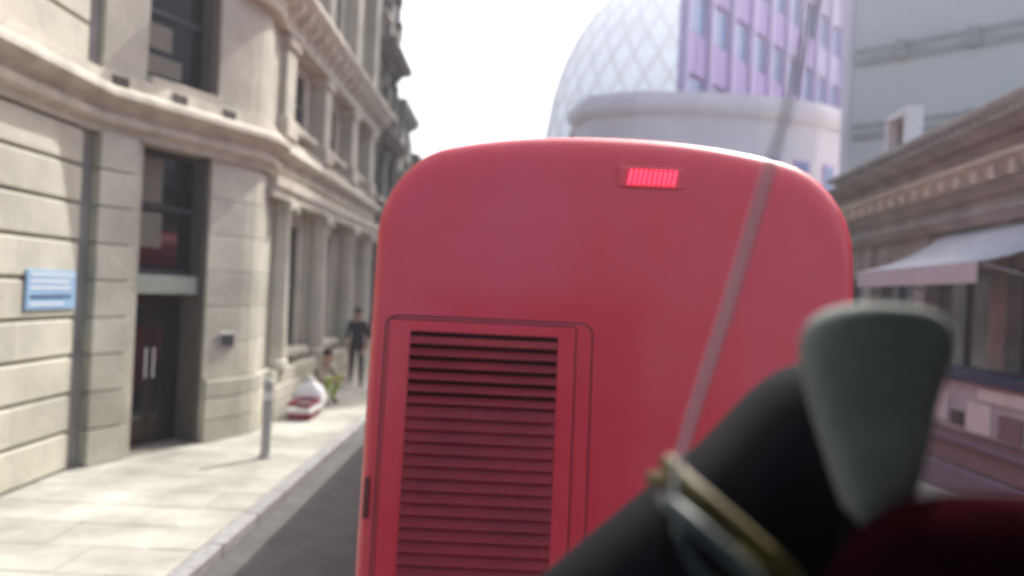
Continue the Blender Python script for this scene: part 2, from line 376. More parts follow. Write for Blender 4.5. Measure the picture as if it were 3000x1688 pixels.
# notice and small plaque
nb = thing('notice_board', 'light blue notice with pale lines fixed to the banded stone wall at left', 'notice', (-4.93, 8.2, 2.0))
MB().box(-4.949, -4.925, 7.86, 8.75, 1.84, 2.26).build('panel', M['signblue'], nb, .004)
for i, (z, L) in enumerate(((2.20,.78),(2.13,.70),(2.06,.74),(1.89,.6))):
    MB().box(-4.924, -4.921, 7.92, 7.92+L, z, z+.022).build('print_line', M['white'], nb)
MB().box(-4.924, -4.921, 7.92, 8.66, 1.96, 1.99).build('print_line', M['blue'], nb)
pl = thing('wall_plaque', 'small dark grey plaque on the curved stone pier right of the doorway', 'plaque', (-3.95, 11.2, 1.4))
q = A + bu*(BL-.42)
MB().obox(q, bu, bn, 0, .30, 1.28, 1.50, .003, .03).build('plate', M['steel'], pl, .004)
MB().obox(q, bu, bn, .03, .27, 1.31, 1.47, .031, .034).build('engraved_face', M['frame'], pl)

# ------------------------------------------------------------------ next buildings up the left side
def left_block(y0, y1, top, m, label, face=-3.95, proud=.35, storeys=(3.9, 7.1, 9.9), bays=2, roof=True, back=7):
    r = thing('terrace_building', label, 'building', (face-1, (y0+y1)/2, 0), 'buildings further up the left side of the street')
    MB().box(face-back, face-.3, y0+.02, y1-.02, 0, top).build('wall', M[m], r)
    bw = (y1-y0)/bays
    zl = [0] + [s for s in storeys if s < top-.4] + [top]
    for b in range(bays+1):
        yc = y0 + b*bw; a = max(y0+.02, yc-.32); c = min(y1-.02, yc+.32)
        for z0, z1 in zip(zl, zl[1:]): 
            z = z0
            while z < z1-.35:
                block('quoin', M[m], r, (face, 0), (0,1), (1,0), a+.003, c-.003, z+.008, z+.5-.008, -.3, random.choice((.0,.05,.09)), .02); z += .5
    for z0, z1 in zip(zl, zl[1:]):
        MB().sweep([Vector((face, y0+.02)), Vector((face, y1-.02))], [(-.3,z1-.34),(.08,z1-.34),(.12,z1-.2),(proud,z1-.12),(proud,z1),(-.3,z1)]).build('cornice', M[m], r)
        y = y0+.2
        while y < y1-.25:
            MB().box(face+.1, face+proud-.06, y, y+.14, z1-.33, z1-.13).build('bracket', M[m], r, .01); y += .45
        for b in range(bays):
            c = y0 + (b+.5)*bw
            if z1-z0 > 1.6: street_window(c-bw*.22, c+bw*.22, z0+.9, z1-.55, r, face+.08)
    if roof:
        xr = face-.3; xb = face-back
        MB().poly([(xr,y0+.05,top),(xb,y0+.05,top),((xr+xb)/2,y0+.05,top+1.4),(xr,y1-.05,top),(xb,y1-.05,top),((xr+xb)/2,y1-.05,top+1.4)],
                  [(0,3,5,2),(1,2,5,4),(0,2,1),(3,4,5)]).build('roof', M['slate'], r)
        ch = MB().box(face-1.0, face-.45, y1-.7, y1-.2, top, top+1.1).build('chimney', M[m], r, .02)
        for k in range(2): MB().lathe(face-.88+.3*k, y1-.45, [(.09,top+1.1),(.11,top+1.15),(.08,top+1.4)], 10).build('chimney_pot', M['brown'], ch)
    return r
left_block(21.02, 24.6, 14.5, 'brown', 'tall sooty dark stone building right behind the pale columned building', -3.93, .45, (3.9, 6.6, 9.1, 11.8), 2, False)
left_block(24.65, 28.4, 8.3, 'dirty', 'lower grey stone building with chimney beyond the dark sooty one', -4.0, .35, (3.6, 6.0), 2)
left_block(28.45, 33.0, 7.2, 'brown', 'low brown building with chimney, furthest visible beside the bus roof', -4.05, .4, (3.4, 5.4), 2)
left_block(33.05, 46.0, 6.2, 'dirty', 'long low grey building at the far end, mostly hidden behind the bus', -4.3, .3, (3.2,), 5)

# ------------------------------------------------------------------ round glass tower far behind
gt = thing('glass_tower', 'pale blue rounded glass tower with diagonal lattice, far behind the bus', 'tower', (27, 150, 0))
def tr(z):
    t = max(0, min(1, z/64)); return 22.0*math.sqrt(max(0, 1-max(0, (t-.38)/.62)**2.3)) * (0.93+.07*min(1, t/.38))
NZ, NA = 16, 30
def tp(i, j, dr=0): 
    z = 64*i/NZ; a = 2*math.pi*(j + .5*(i % 2))/NA; r = max(.3, tr(z)) + dr
    return (27 + r*math.cos(a), 150 + r*math.sin(a), z)
def facing(p): return (p[1] - 150) < 6
for i in range(NZ):
    for j in range(NA):
        o = i % 2
        a, b, c = tp(i, j), tp(i, j+1), tp(i+1, j + o)
        d = tp(i+1, j+1 + o)
        ta, tb = (a, b, tp(i+1, j + (1 if o else 0))), None
        top1 = tp(i+1, j+o); 
        if facing(a) and i >= 5:
            MB().poly([a, b, top1], [(0,1,2)]).build('glass_panel', M['skin_tower'], gt, fix=False)
            MB().poly([b, d, top1], [(0,1,2)]).build('glass_panel', M['skin_tower'], gt, fix=False)
            MB().tube([tp(i,j,.1), (tp(i+1, j+o, .1))], .26, 5).build('rib', M['rib'], gt)
            MB().tube([tp(i,j+1,.1), (tp(i+1, j+o, .1))], .26, 5).build('rib', M['rib'], gt)
mb = MB()
for i in range(5): 
    pass
MB().lathe(27, 150, [(tr(0)-.6, 0), (tr(20)-.6, 20), (tr(36)-1.5, 36), (tr(48)-2, 48), (tr(58)-3, 58), (.5, 62)], 30).build('core', M['skin_tower'], gt)

# ------------------------------------------------------------------ office block, lens-flare purple put into the cladding colour
ob = thing('office_block', 'panelled office block with flare tint put into its lilac colour, blue windows, behind the bus on the right', 'building', (6.7, 32, 0))
T0 = Vector((6.7, 32)); T1 = Vector((20.5, 48)); tu = (T1-T0).normalized(); tn = Vector((tu.y, -tu.x)) * 1
if tn.dot(Vector((0,0)) - T0) < 0: tn = -tn
TL = (T1-T0).length; nb_ = 10; bw = TL/nb_; ST = 3.55
wl = [T0 + tn*-.3, T1 + tn*-.3, T1 + tn*-9, Vector((9.6, 46.2))]
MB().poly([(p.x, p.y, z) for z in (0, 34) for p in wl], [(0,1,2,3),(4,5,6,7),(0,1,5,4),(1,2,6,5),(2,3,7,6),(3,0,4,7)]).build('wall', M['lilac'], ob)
pm = {}
for s in range(9):
    z0 = 1.2 + s*ST
    for b in range(nb_):
        a = b*bw; pl_ = 'lilac2' if b >= nb_-3 else 'lilac'  # paler panels in the last bays, where the painted flare tint weakens
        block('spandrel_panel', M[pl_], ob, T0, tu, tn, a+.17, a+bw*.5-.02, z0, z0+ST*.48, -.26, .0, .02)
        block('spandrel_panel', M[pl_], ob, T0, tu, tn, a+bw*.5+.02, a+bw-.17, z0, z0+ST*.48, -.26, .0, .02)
        key = 'tower_win'
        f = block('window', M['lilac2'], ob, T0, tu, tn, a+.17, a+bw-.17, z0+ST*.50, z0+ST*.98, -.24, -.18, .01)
        # pane as a sub-part
        me = _unit.setdefault(('tp', round(bw,3)), None)
        if me is None:
            m_ = MB()
            W = bw-.34; Hh = ST*.48
            for sx in (-1, 1):
                c = sx*W*.25; m_.box(c-W*.21, c+W*.21, -.018, .018, -Hh*.44, Hh*.44)
            me = bpy.data.meshes.new('pane'); me.from_pydata(m_.v, [], m_.f); me.materials.append(M['blueglass']); _unit[('tp', round(bw,3))] = me
        p = link(bpy.data.objects.new('pane', me)); p.parent = f
        sgn = 1 if Vector((-tu.y, tu.x)).dot(tn) > 0 else -1
        p.location = (0, sgn*.035, 0)
for b in range(nb_+1):
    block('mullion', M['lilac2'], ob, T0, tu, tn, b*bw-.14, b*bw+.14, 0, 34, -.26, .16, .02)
block('corner_trim', M['white'], ob, T0, tu, tn, TL+.15, TL+.5, 0, 34, -.3, .18, .03)

# ------------------------------------------------------------------ pale curved low building in front of it
pb = thing('low_building', 'pale rendered low building with curved front, between bus roof and office block', 'building', (6.5, 26, 0))
pth = [Vector((2.0, 28.5)), Vector((2.4, 27.0)), Vector((3.9, 26.1)), Vector((6.0, 25.8)), Vector((8.0, 25.9)), Vector((10.2, 26.5)), Vector((11.4, 27.4))]
# travel left-to-right has outside on the right = towards the camera
MB().sweep(pth, [(-.5,0),(0,0),(0,8.5),(-.5,8.5)]).build('wall', M['pod'], pb)
MB().sweep(pth, [(-.5,8.5),(.15,8.5),(.28,8.7),(.28,8.95),(.05,9.0),(.05,9.25),(-.5,9.25)]).build('parapet', M['pod'], pb)
MB().poly([(p.x, p.y, 8.52) for p in pth] + [(11.4, 34, 8.52), (2.0, 34, 8.52)], [tuple(range(9))]).build('roof', M['slate'], pb)
for p0, p1 in zip(pth[1:], pth[2:]):
    u = (p1-p0).normalized(); n = Vector((u.y, -u.x)); L = (p1-p0).length; k = max(1, int(L/1.0))
    for i in range(k):
        c = (i+.5)*L/k
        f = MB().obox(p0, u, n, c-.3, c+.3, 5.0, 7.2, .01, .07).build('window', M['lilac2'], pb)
        MB().obox(p0, u, n, c-.22, c+.22, 5.1, 7.1, .071, .08).build('pane', M['blueglass'], f)

# ------------------------------------------------------------------ plain pale grey building, upper right
gw = thing('grey_building', 'plain pale grey panelled building with two horizontal rails, upper right', 'building', (10.2, 24, 0))
G0 = Vector((10.25, 24)); gu = Vector((1, -1)).normalized(); gn = Vector((-1, -1)).normalized()
MB().obox(G0, gu, gn, 0, 14, 0, 18, -.5, -.06).build('wall', M['greytr'], gw)
for s in range(7):
    for b in range(3):
        block('cladding_panel', M['grey'], gw, G0, gu, gn, b*4.6, b*4.6+4.595, s*2.6, s*2.6+2.596, -.055, 0, .003)
for z in (7.55, 9.85):
    rr = MB().obox(G0, gu, gn, .1, 13.8, z+.28, z+.36, .10, .18).build('rail', M['greytr'], gw, .01)
    MB().obox(G0, gu, gn, .1, 13.8, z-.12, z+.10, .02, .06).build('rail', M['greytr'], gw, .01)
    for s in (1.3, 3.2, 5.1, 7.0): MB().obox(G0, gu, gn, s, s+.34, z-.12, z+.42, .061, .24).build('clamp', M['greytr'], gw, .02)
MB().obox(G0, gu, gn, -.25, -.01, 0, 18, -.4, .1).build('corner_trim', M['pod'], gw, .02)

# ------------------------------------------------------------------ stone shop building on the right side
sb = thing('shop_building', 'old grey stone shop building with heavy stacked cornices along the right side', 'building', (6.5, 10, 0))
r0 = Vector((7.1, 17.5)); r1 = Vector((5.7, 3.5))      # travel towards camera: outside on the right is -x
ru = (r1-r0).normalized(); rn = Vector((ru.y, -ru.x))
RL = (r1-r0).length
MB().obox(r0, ru, rn, 0, RL, 0, 4.6, -3.0, -.3).build('wall', M['dirty'], sb)
cp = [r0, r1]
for z, o, t, m in ((4.72,.42,.12,'dirty'), (4.30,.30,.26,'trim'), (3.98,.16,.14,'dirty'), (3.62,.28,.16,'dirty')):
    MB().sweep(cp, [(-.3,z-t),(o*.4,z-t),(o*.7,z-t*.4),(o,z-t*.2),(o,z),(-.3,z)]).build('cornice', M[m], sb)
MB().sweep(cp, [(-.3,3.46),(.02,3.46),(.02,4.6),(-.3,4.6)]).build('frieze', M['dirty'], sb)
a = .3
while a < RL-.4:
    MB().obox(r0, ru, rn, a, a+.16, 4.0, 4.2, .02, .24).build('bracket', M['trim'], sb, .015)
    MB().lathe(*(r0+ru*a+rn*-.05), [(.05,4.72),(.09,4.80),(.05,4.90),(.07,5.02)], 8).build('baluster', M['dirty'], sb, smooth=True)
    a += .48
MB().obox(r0, ru, rn, 0, RL, 5.02, 5.12, -.2, .1).build('balustrade_rail', M['dirty'], sb, .01)
n = 0; a = .1
while a < RL-1.8:
    MB().obox(r0, ru, rn, a, a+.42, 0, 3.46, -.3, .06).build('pilaster', M['dirty'], sb, .01)
    f = MB().obox(r0, ru, rn, a+.42, a+2.4, .45, .53, -.2, -.08).obox(r0, ru, rn, a+.42, a+2.4, 2.75, 2.85, -.2, -.08).obox(r0, ru, rn, a+1.37, a+1.45, .53, 2.75, -.2, -.1).build('window_frame', M['frame'], sb)
    MB().obox(r0, ru, rn, a+.42, a+1.37, .53, 2.75, -.17, -.15).build('pane', M['shop'], f)
    MB().obox(r0, ru, rn, a+1.45, a+2.4, .53, 2.75, -.17, -.15).build('pane', M['shop'], f)
    MB().obox(r0, ru, rn, a+.42, a+2.4, 0, .45, -.3, -.02).build('stall_riser', M['brown'], sb)
    MB().obox(r0, ru, rn, a+.42, a+2.4, 2.86, 3.45, -.3, -.01).build('fascia', M['dirty'], sb)
    a += 2.4; n += 1
dw = MB()
for b in ((0,.12,5.12,5.95),(.88,1.0,5.12,5.95),(.12,.88,5.83,5.95)):
    dw.obox(r0+ru*2.6, ru, rn, b[0], b[1], b[2], b[3], -.5, -.2)
d_ = dw.build('dormer_frame', M['white'], sb, .01)
MB().obox(r0+ru*2.6, ru, rn, .12, .88, 5.12, 5.83, -.42, -.4).build('pane', M['shop'], d_)
def awning(s0, s1):
    o = thing('shop_awning', 'pale grey canvas awning sloping out over the right pavement', 'awning', (*(r0+ru*s0), 3.0))
    q = lambda a, d, z: (*(r0+ru*a+rn*d), z)
    pts = []; K = 8
    for i in range(K+1):
        t = i/K; pts += [q(s0, .05+1.25*t, 3.42-.62*t-.10*math.sin(math.pi*t)), q(s1, .05+1.25*t, 3.42-.62*t-.10*math.sin(math.pi*t))]
    m = MB().poly(pts, [(2*i, 2*i+1, 2*i+3, 2*i+2) for i in range(K)]).build('canvas', M['awn'], o, smooth=True, fix=False)
    so = m.modifiers.new('thickness', 'SOLIDIFY'); so.thickness = .012
    MB().obox(r0, ru, rn, s0, s1, 2.58, 2.80, 1.30, 1.315).build('valance', M['awn'], o)
    for s in (s0+.05, s1-.05): MB().tube([q(s, .05, 2.5), q(s, 1.27, 2.80)], .015).build('arm', M['steel'], o)
awning(6.0, 9.6)

# newspaper stall at right pavement
ns = thing('market_stall', 'pavement stall with navy top board, white panels and yellow pack, right edge', 'stall', (5.65, 9.2, 0))
MB().box(5.58, 6.1, 7.6, 10.5, .0, .36).build('base', M['purple'], ns, .02)
MB().box(5.52, 6.1, 7.5, 10.6, 1.44, 1.56).build('top_board', M['blue'], ns, .01)
MB().box(5.60, 6.1, 7.6, 10.5, .38, .78).build('lower_panel', M['pink'], ns, .01)
MB().box(5.53, 5.59, 7.55, 10.55, .66, .72).build('shelf_edge', M['purple'], ns, .01)
MB().box(5.62, 6.1, 7.6, 10.5, .80, 1.43).build('upper_panel', M['awn'], ns, .01)
for y0, y1, z0, z1, m in ((7.7,8.3,.82,1.08,'yellow'), (8.4,8.8,.84,1.12,'pink'), (8.95,9.4,.85,1.2,'white'), (9.5,9.75,.88,1.05,'frame'), (9.85,10.3,.9,1.25,'white'), (7.7,8.2,1.15,1.36,'crate'), (8.35,9.2,1.24,1.38,'white')):
    MB().box(5.585, 5.615, y0, y1, z0, z1).build('printed_card', M[m], ns)

# ------------------------------------------------------------------ red bus ahead
BX, HW, TOPZ, YR = .53, 1.25, 3.10, 4.0
bus = thing('red_bus', 'red single deck bus seen from close behind, with engine grille and lit brake light', 'bus', (BX, YR+5, -.12))
def ry(z): return YR + .04 - .10*(TOPZ - z)
def outline(d, dz):
    """half-width/height outline inset d at the sides, dz at top, closed, counter-clockwise seen from behind"""
    hw = HW - d; zt = TOPZ - dz; r = max(.05, .38 - d*.3); pts = []
    zb = .22 + d
    zc = lambda x: zt - .20*(abs(x)/HW)**2.3
    for i in range(9): pts.append((-hw, zb + (zc(hw)-r-zb)*i/8))
    for i in range(1, 8):
        a = math.pi - i/8*math.pi/2; pts.append((-hw + r + r*math.cos(a), zc(hw) - r + r*math.sin(a)))
    for i in range(0, 25):
        x = (-hw + r) + (2*hw - 2*r)*i/24; pts.append((x, zc(x) - (zc(hw)-zc(hw)) ))
    L = pts[:16]
    # close the small step between corner arc and crown
    zr = pts[16][1]; 
    for k in range(9, 16):
        t = (k-8)/8; pts[k] = (pts[k][0], pts[k][1] + (zr - (zc(hw)))*t)
    right = [(-x, z) for x, z in reversed(pts[:16])]
    return pts + right
rings = []
for k in range(8):
    th = k/7*math.pi/2
    d = .085*(1-math.sin(th)); dz = .20*(1-math.sin(th))
    rings.append([(BX+x, ry(z) + .10*(1-math.cos(th)), z) for x, z in outline(d, dz)])
for y in (5.2, 8, 13.6): rings.append([(BX+x, y, z) for x, z in outline(0, 0)])
rings.append([(BX+x, 13.9, z) for x, z in outline(.2, .3)])
nR = len(rings[0]); mb = MB()
for r_ in rings: mb.v += r_
for i in range(len(rings)-1):
    for j in range(nR):
        mb.f.append((i*nR+j, i*nR+(j+1)%nR, (i+1)*nR+(j+1)%nR, (i+1)*nR+j)); mb.m.append(0)
mb.f.append(tuple(reversed(range(nR)))); mb.m.append(0)
mb.f.append(tuple((len(rings)-1)*nR + j for j in range(nR))); mb.m.append(0)
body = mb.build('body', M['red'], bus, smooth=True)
def rear(pts, p0, p1, name, m, parent, bev=0, smooth=False):
    """plate on the sloping rear: outline pts (x local to bus, z), proud p0..p1 towards the camera"""
    n = len(pts); f = [tuple(range(n)), tuple(reversed(range(n, 2*n)))] + [(i, n+i, n+(i+1)%n, (i+1)%n) for i in range(n)]
    v = [(BX+x, ry(z)-p1, z) for x, z in pts] + [(BX+x, ry(z)-p0, z) for x, z in pts]
    return MB().poly(v, f).build(name, m, parent, bev, smooth)
def rrect(x0, x1, z0, z1, r, n=6):
    P = []
    for cx, cz, a0 in ((x1-r, z1-r, 0), (x0+r, z1-r, 90), (x0+r, z0+r, 180), (x1-r, z0+r, 270)):
        for i in range(n+1):
            a = R(a0 + 90*i/n); P.append((cx + r*math.cos(a), cz + r*math.sin(a)))
    return P
cx0 = -1.155
rear(rrect(cx0-.008, -.107, .40, 2.112, .06), -.004, .004, 'panel_seal', M['black'], bus)
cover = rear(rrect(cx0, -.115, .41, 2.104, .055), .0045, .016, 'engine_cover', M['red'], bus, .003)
rear(rrect(cx0+.012, -.192, .47, 2.096, .02), .017, .020, 'hatch_gap', M['black'], cover)
gx0, gx1, gz0, gz1 = -1.03, -.285, .62, 2.035
fr = MB()
hatch = MB()
hx0, hx1, hz0, hz1 = cx0+.018, -.199, .48, 2.089
for a, b, c, d in ((hx0, gx0, hz0, hz1), (gx1, hx1, hz0, hz1), (gx0, gx1, gz1, hz1), (gx0, gx1, hz0, gz0)):
    v = [(BX+x, ry(z)-p, z) for p in (.034, .0205) for x, z in ((a,c),(b,c),(b,d),(a,d))]
    hatch.poly(v, [(0,1,2,3),(7,6,5,4),(0,4,5,1),(1,5,6,2),(2,6,7,3),(3,7,4,0)])
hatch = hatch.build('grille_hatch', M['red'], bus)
rear([(gx0,gz0),(gx1,gz0),(gx1,gz1),(gx0,gz1)], .0202, .0215, 'grille_backing', M['backing'], bus)
ns_ = 24; pitch = (gz1-gz0)/ns_
for i in range(ns_):
    zt = gz1 - .012 - i*pitch; zb = zt - pitch*(.78 if i < 6 else .90 + .004*i)
    y0 = ry(zt); y1 = ry(zb)
    zt -= pitch*(.22 if i < 6 else .06)
    v = [(BX+gx0+.002, y0-.026, zt), (BX+gx1-.002, y0-.026, zt), (BX+gx1-.002, y1-.050, zb), (BX+gx0+.002, y1-.050, zb),
         (BX+gx0+.002, y0-.022, zt-.004), (BX+gx1-.002, y0-.022, zt-.004), (BX+gx1-.002, y1-.044, zb-.006), (BX+gx0+.002, y1-.044, zb-.006)]
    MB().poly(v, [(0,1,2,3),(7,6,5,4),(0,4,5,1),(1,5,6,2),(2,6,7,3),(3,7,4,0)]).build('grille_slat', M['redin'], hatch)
# high brake light: housing and ten vertical elements
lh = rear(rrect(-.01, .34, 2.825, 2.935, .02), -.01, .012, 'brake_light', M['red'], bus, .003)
for i in range(10):
    x = .052 + i*.0255
    rear([(x-.008, 2.842), (x+.000, 2.842), (x+.014, 2.918), (x+.006, 2.918)], .0125, .018, 'light_bar', M['led'], lh)
# seams, bumper, lamps, plate, latch
bp = MB().sweep([Vector((BX-1.25, 4.5)), Vector((BX-1.24, 3.80)), Vector((BX-1.12, 3.66)), Vector((BX+1.12, 3.66)), Vector((BX+1.24, 3.80)), Vector((BX+1.25, 4.5))],
           [(-.1,.2),(.03,.2),(.05,.3),(.05,.62),(.02,.70),(-.1,.72)]).build('bumper', M['redin'], bus, smooth=True)
for s in (-1, 1):
    l = MB().box(BX+s*1.10-.05, BX+s*1.10+.05, ry(.9)-.06, ry(.9)+.02, .62, .76).build('tail_lamp', M['lens'], bus, .01)
    rear(rrect(s*1.14-.02 if s > 0 else s*1.205-.012, s*1.14+.03 if s > 0 else s*1.205+.012, 1.1, 1.3, .01), -.02, .006, 'reflector', M['lens'], bus)
MB().box(BX-.26, BX+.26, 3.60, 3.62, .42, .54).build('number_plate', M['yellow'], bus)
for s in (-1, 1):
    for i in range(6):
        y = 5.4 + i*1.35; x = BX + s*HW
        f = MB().box(min(x, x+s*.006), max(x, x+s*.006), y, y+1.22, 1.35, 2.45).build('side_window', M['black'], bus)
        MB().box(min(x+s*.0065, x+s*.012), max(x+s*.0065, x+s*.012), y+.04, y+1.18, 1.40, 2.40).build('pane', M['glass'], f)
    for y in (6.6, 12.0):
        def disc(r, xa, xb, n=24):
            v = [(xx, y + r*math.cos(2*math.pi*k/n), .38 + r*math.sin(2*math.pi*k/n)) for xx in (xa, xb) for k in range(n)]
            return MB().poly(v, [tuple(range(n)), tuple(reversed(range(n, 2*n)))] + [(k, n+k, n+(k+1)%n, (k+1)%n) for k in range(n)])
        x = BX + s*(HW-.1)
        wh = disc(.5, x-.14, x+.14).build('wheel', M['tyre'], bus, .01)
        disc(.27, x+s*.141, x+s*.155).build('rim', M['steel'], wh, .005)

# ------------------------------------------------------------------ foreground shapes around the camera are solid stand-ins for glass reflections
def px(X, Y, D):   # direction table of the foreground stand-ins, metres
    return ((X-1287)*D/1945, D, 2.25-(Y-740)*D/1945)
cab_ghost = thing('dashboard_ghost', 'black moulded hump standing in for a dark reflection, lower right foreground', 'dashboard_ghost', (.4, .8, .9))  # solid hump built in place of a dark reflection in the glass
prof = [(1330,1560),(1440,1450),(1560,1340),(1700,1215),(1850,1080),(1940,965),(2030,875),(2130,870),(2230,990),(2220,1180),(2400,1200),(2600,1205),(2900,1210)]
rows = []
for D0, lift in ((.70,-.16),(.72,-.05),(.76,-.012),(.80,0),(.86,-.004),(.93,-.03),(1.0,-.10),(1.02,-.30)):
    rows.append([(px(X,Y,.80)[0], D0, px(X,Y,.80)[2]+lift) for X, Y in prof])
mb = MB()
for r_ in rows: mb.v += r_
mb.v += [(v[0], .70, .95) for v in rows[0]]
n = len(prof)
for i in range(len(rows)-1):
    for j in range(n-1): mb.f.append((i*n+j, i*n+j+1, (i+1)*n+j+1, (i+1)*n+j)); mb.m.append(0)
for j in range(n-1): mb.f.append((len(rows)*n+j, len(rows)*n+j+1, j+1, j)); mb.m.append(0)
dd = mb.build('ghost_cowl', M['plastic'], cab_ghost, smooth=True)
sm = dd.modifiers.new('smooth', 'SUBSURF'); sm.levels = 2; sm.render_levels = 2
MB().box(.1, 1.2, .72, 1.0, .86, 1.86).build('ghost_console', M['plastic'], cab_ghost, .03)
def skin_blob(name, m, parent, rings_, sub=2):
    """lofted closed form from rings of (cx, cy, z, rx, ry)"""
    n = 14; mb = MB()
    for cx, cy, z, a, b in rings_:
        for k in range(n):
            t = 2*math.pi*k/n; mb.v.append((cx + a*math.copysign(abs(math.cos(t))**.7, math.cos(t)), cy + b*math.copysign(abs(math.sin(t))**.7, math.sin(t)), z))
    for i in range(len(rings_)-1):
        for k in range(n): mb.f.append((i*n+k, i*n+(k+1)%n, (i+1)*n+(k+1)%n, (i+1)*n+k)); mb.m.append(0)
    mb.f.append(tuple(reversed(range(n)))); mb.m.append(0); mb.f.append(tuple((len(rings_)-1)*n+k for k in range(n))); mb.m.append(0)
    o = mb.build(name, m, parent, smooth=True); s = o.modifiers.new('smooth', 'SUBSURF'); s.levels = sub; s.render_levels = sub; return o
hs = thing('grey_green_ghost', 'rounded grey green form on a black stalk, solid stand-in for a ghost reflection', 'ghost_form', (.36, .66, 1.9))  # grey green ghost reflection built as a solid form
ring = []
for Y, xa, xb in ((1290,2170,2270),(1240,2145,2300),(1150,2110,2325),(1050,2070,2345),(950,2035,2365),(860,2010,2390),(790,2020,2400),(745,2070,2370),(722,2150,2300)):
    a, b = px(xa, Y, .66), px(xb, Y, .66); ring.append(((a[0]+b[0])/2, .66, a[2], (b[0]-a[0])/2, min(.03, (b[0]-a[0])/2)))
skin_blob('housing', M['cab_ghost'], hs, ring)  # solid stand-in for the grey green ghost reflection
MB().tube([(.30,.66,2.08), (.31,.68,2.0), (.33,.72,1.85)], .012).build('ghost_stalk', M['plastic'], hs, smooth=True)
rs = thing('seat_ghost', 'dark red shape standing in for a reflection in the lower right corner', 'ghost_seat', (.5, .55, .9))  # red ghost on the glass, modelled as a solid backrest
ring = []
for Y, xa, xb in ((2600,2000,3000),(1600,2040,2960),(1450,2090,2940),(1350,2150,2920),(1260,2230,2890),(1215,2330,2850),(1200,2450,2750)):
    a, b = px(xa, Y, .56), px(xb, Y, .56); ring.append(((a[0]+b[0])/2, .56, a[2], (b[0]-a[0])/2, .045 if Y > 1230 else .025))
skin_blob('ghost_backrest', M['ghost_seat'], rs, ring)
gr = thing('rail_ghost', 'dull yellow rod, solid stand-in for a slanting ghost reflection', 'yellow_ghost_rod', (.15, .6, 2.1))  # yellow ghost reflection given solid rod geometry
MB().tube([px(1700,1150,.66), px(1745,1195,.62), px(1800,1240,.60), px(1900,1320,.60), px(2000,1400,.60), px(2060,1470,.64)], .0085, 12).build('rail', M['rail'], gr, smooth=True)
for P in (px(1745,1195,.62), px(2000,1400,.60)): MB().tube([P, (P[0], P[1]+.14, P[2]-.03)], .007, 10).build('bracket', M['rail'], gr)
hc = thing('handle_ghost', 'curved pale grey green loop under the yellow stand-in rod, standing in for a reflection', 'handle', (.15, .6, 2.0))  # pale ghost lines of the glass modelled as a solid loop
MB().tube([px(1690,1240,.64), px(1720,1255,.60), px(1790,1310,.58), px(1870,1375,.58), px(1950,1450,.58), px(2020,1560,.62)], .0065, 12).build('ghost_grip', M['loop_ghost'], hc, smooth=True)
MB().tube([px(1720,1255,.60), px(1735,1330,.58), px(1775,1400,.58), px(1850,1470,.58), px(1930,1560,.62)], .003, 10).build('ghost_strap', M['loop_ghost'], hc, smooth=True)
wp = thing('streak_ghost', 'slender pale rod standing in for a reflected streak across the right half of the red bus', 'pale_rod', (.2, .9, 1.6))  # thin rod added to imitate a pale reflected streak
MB().tube([px(X,Y,.62) for X,Y in ((2120,-350),(2060,-150),(2010,0),(1955,250),(1900,480),(1830,760),(1760,1010),(1725,1150),(1712,1260))], [.002,.0022,.0025,.0028,.003,.003,.0028,.0025,.002], 10).build('arm', M['alu'], wp, smooth=True)  # rod standing in for the pale reflected streak
MB().tube([px(1712,1260,.62), px(1700,1500,.66), (.15,.70,1.6)], .0035, 10).build('ghost_pivot', M['plastic'], wp)
shell = thing('cab_shell', 'roof and floor of the bus the picture is taken from', 'bus interior', (0, -1, .86))
MB().box(-1.2, 1.25, -4, .62, 2.86, 2.95).build('ceiling_panel', M['plastic'], shell, .02)
MB().box(-1.2, 1.25, -4, 1.05, .78, .86).build('floor_panel', M['plastic'], shell, .02)
MB().box(1.16, 1.25, -4, .9, .86, 2.86).build('side_panel', M['plastic'], shell, .02)

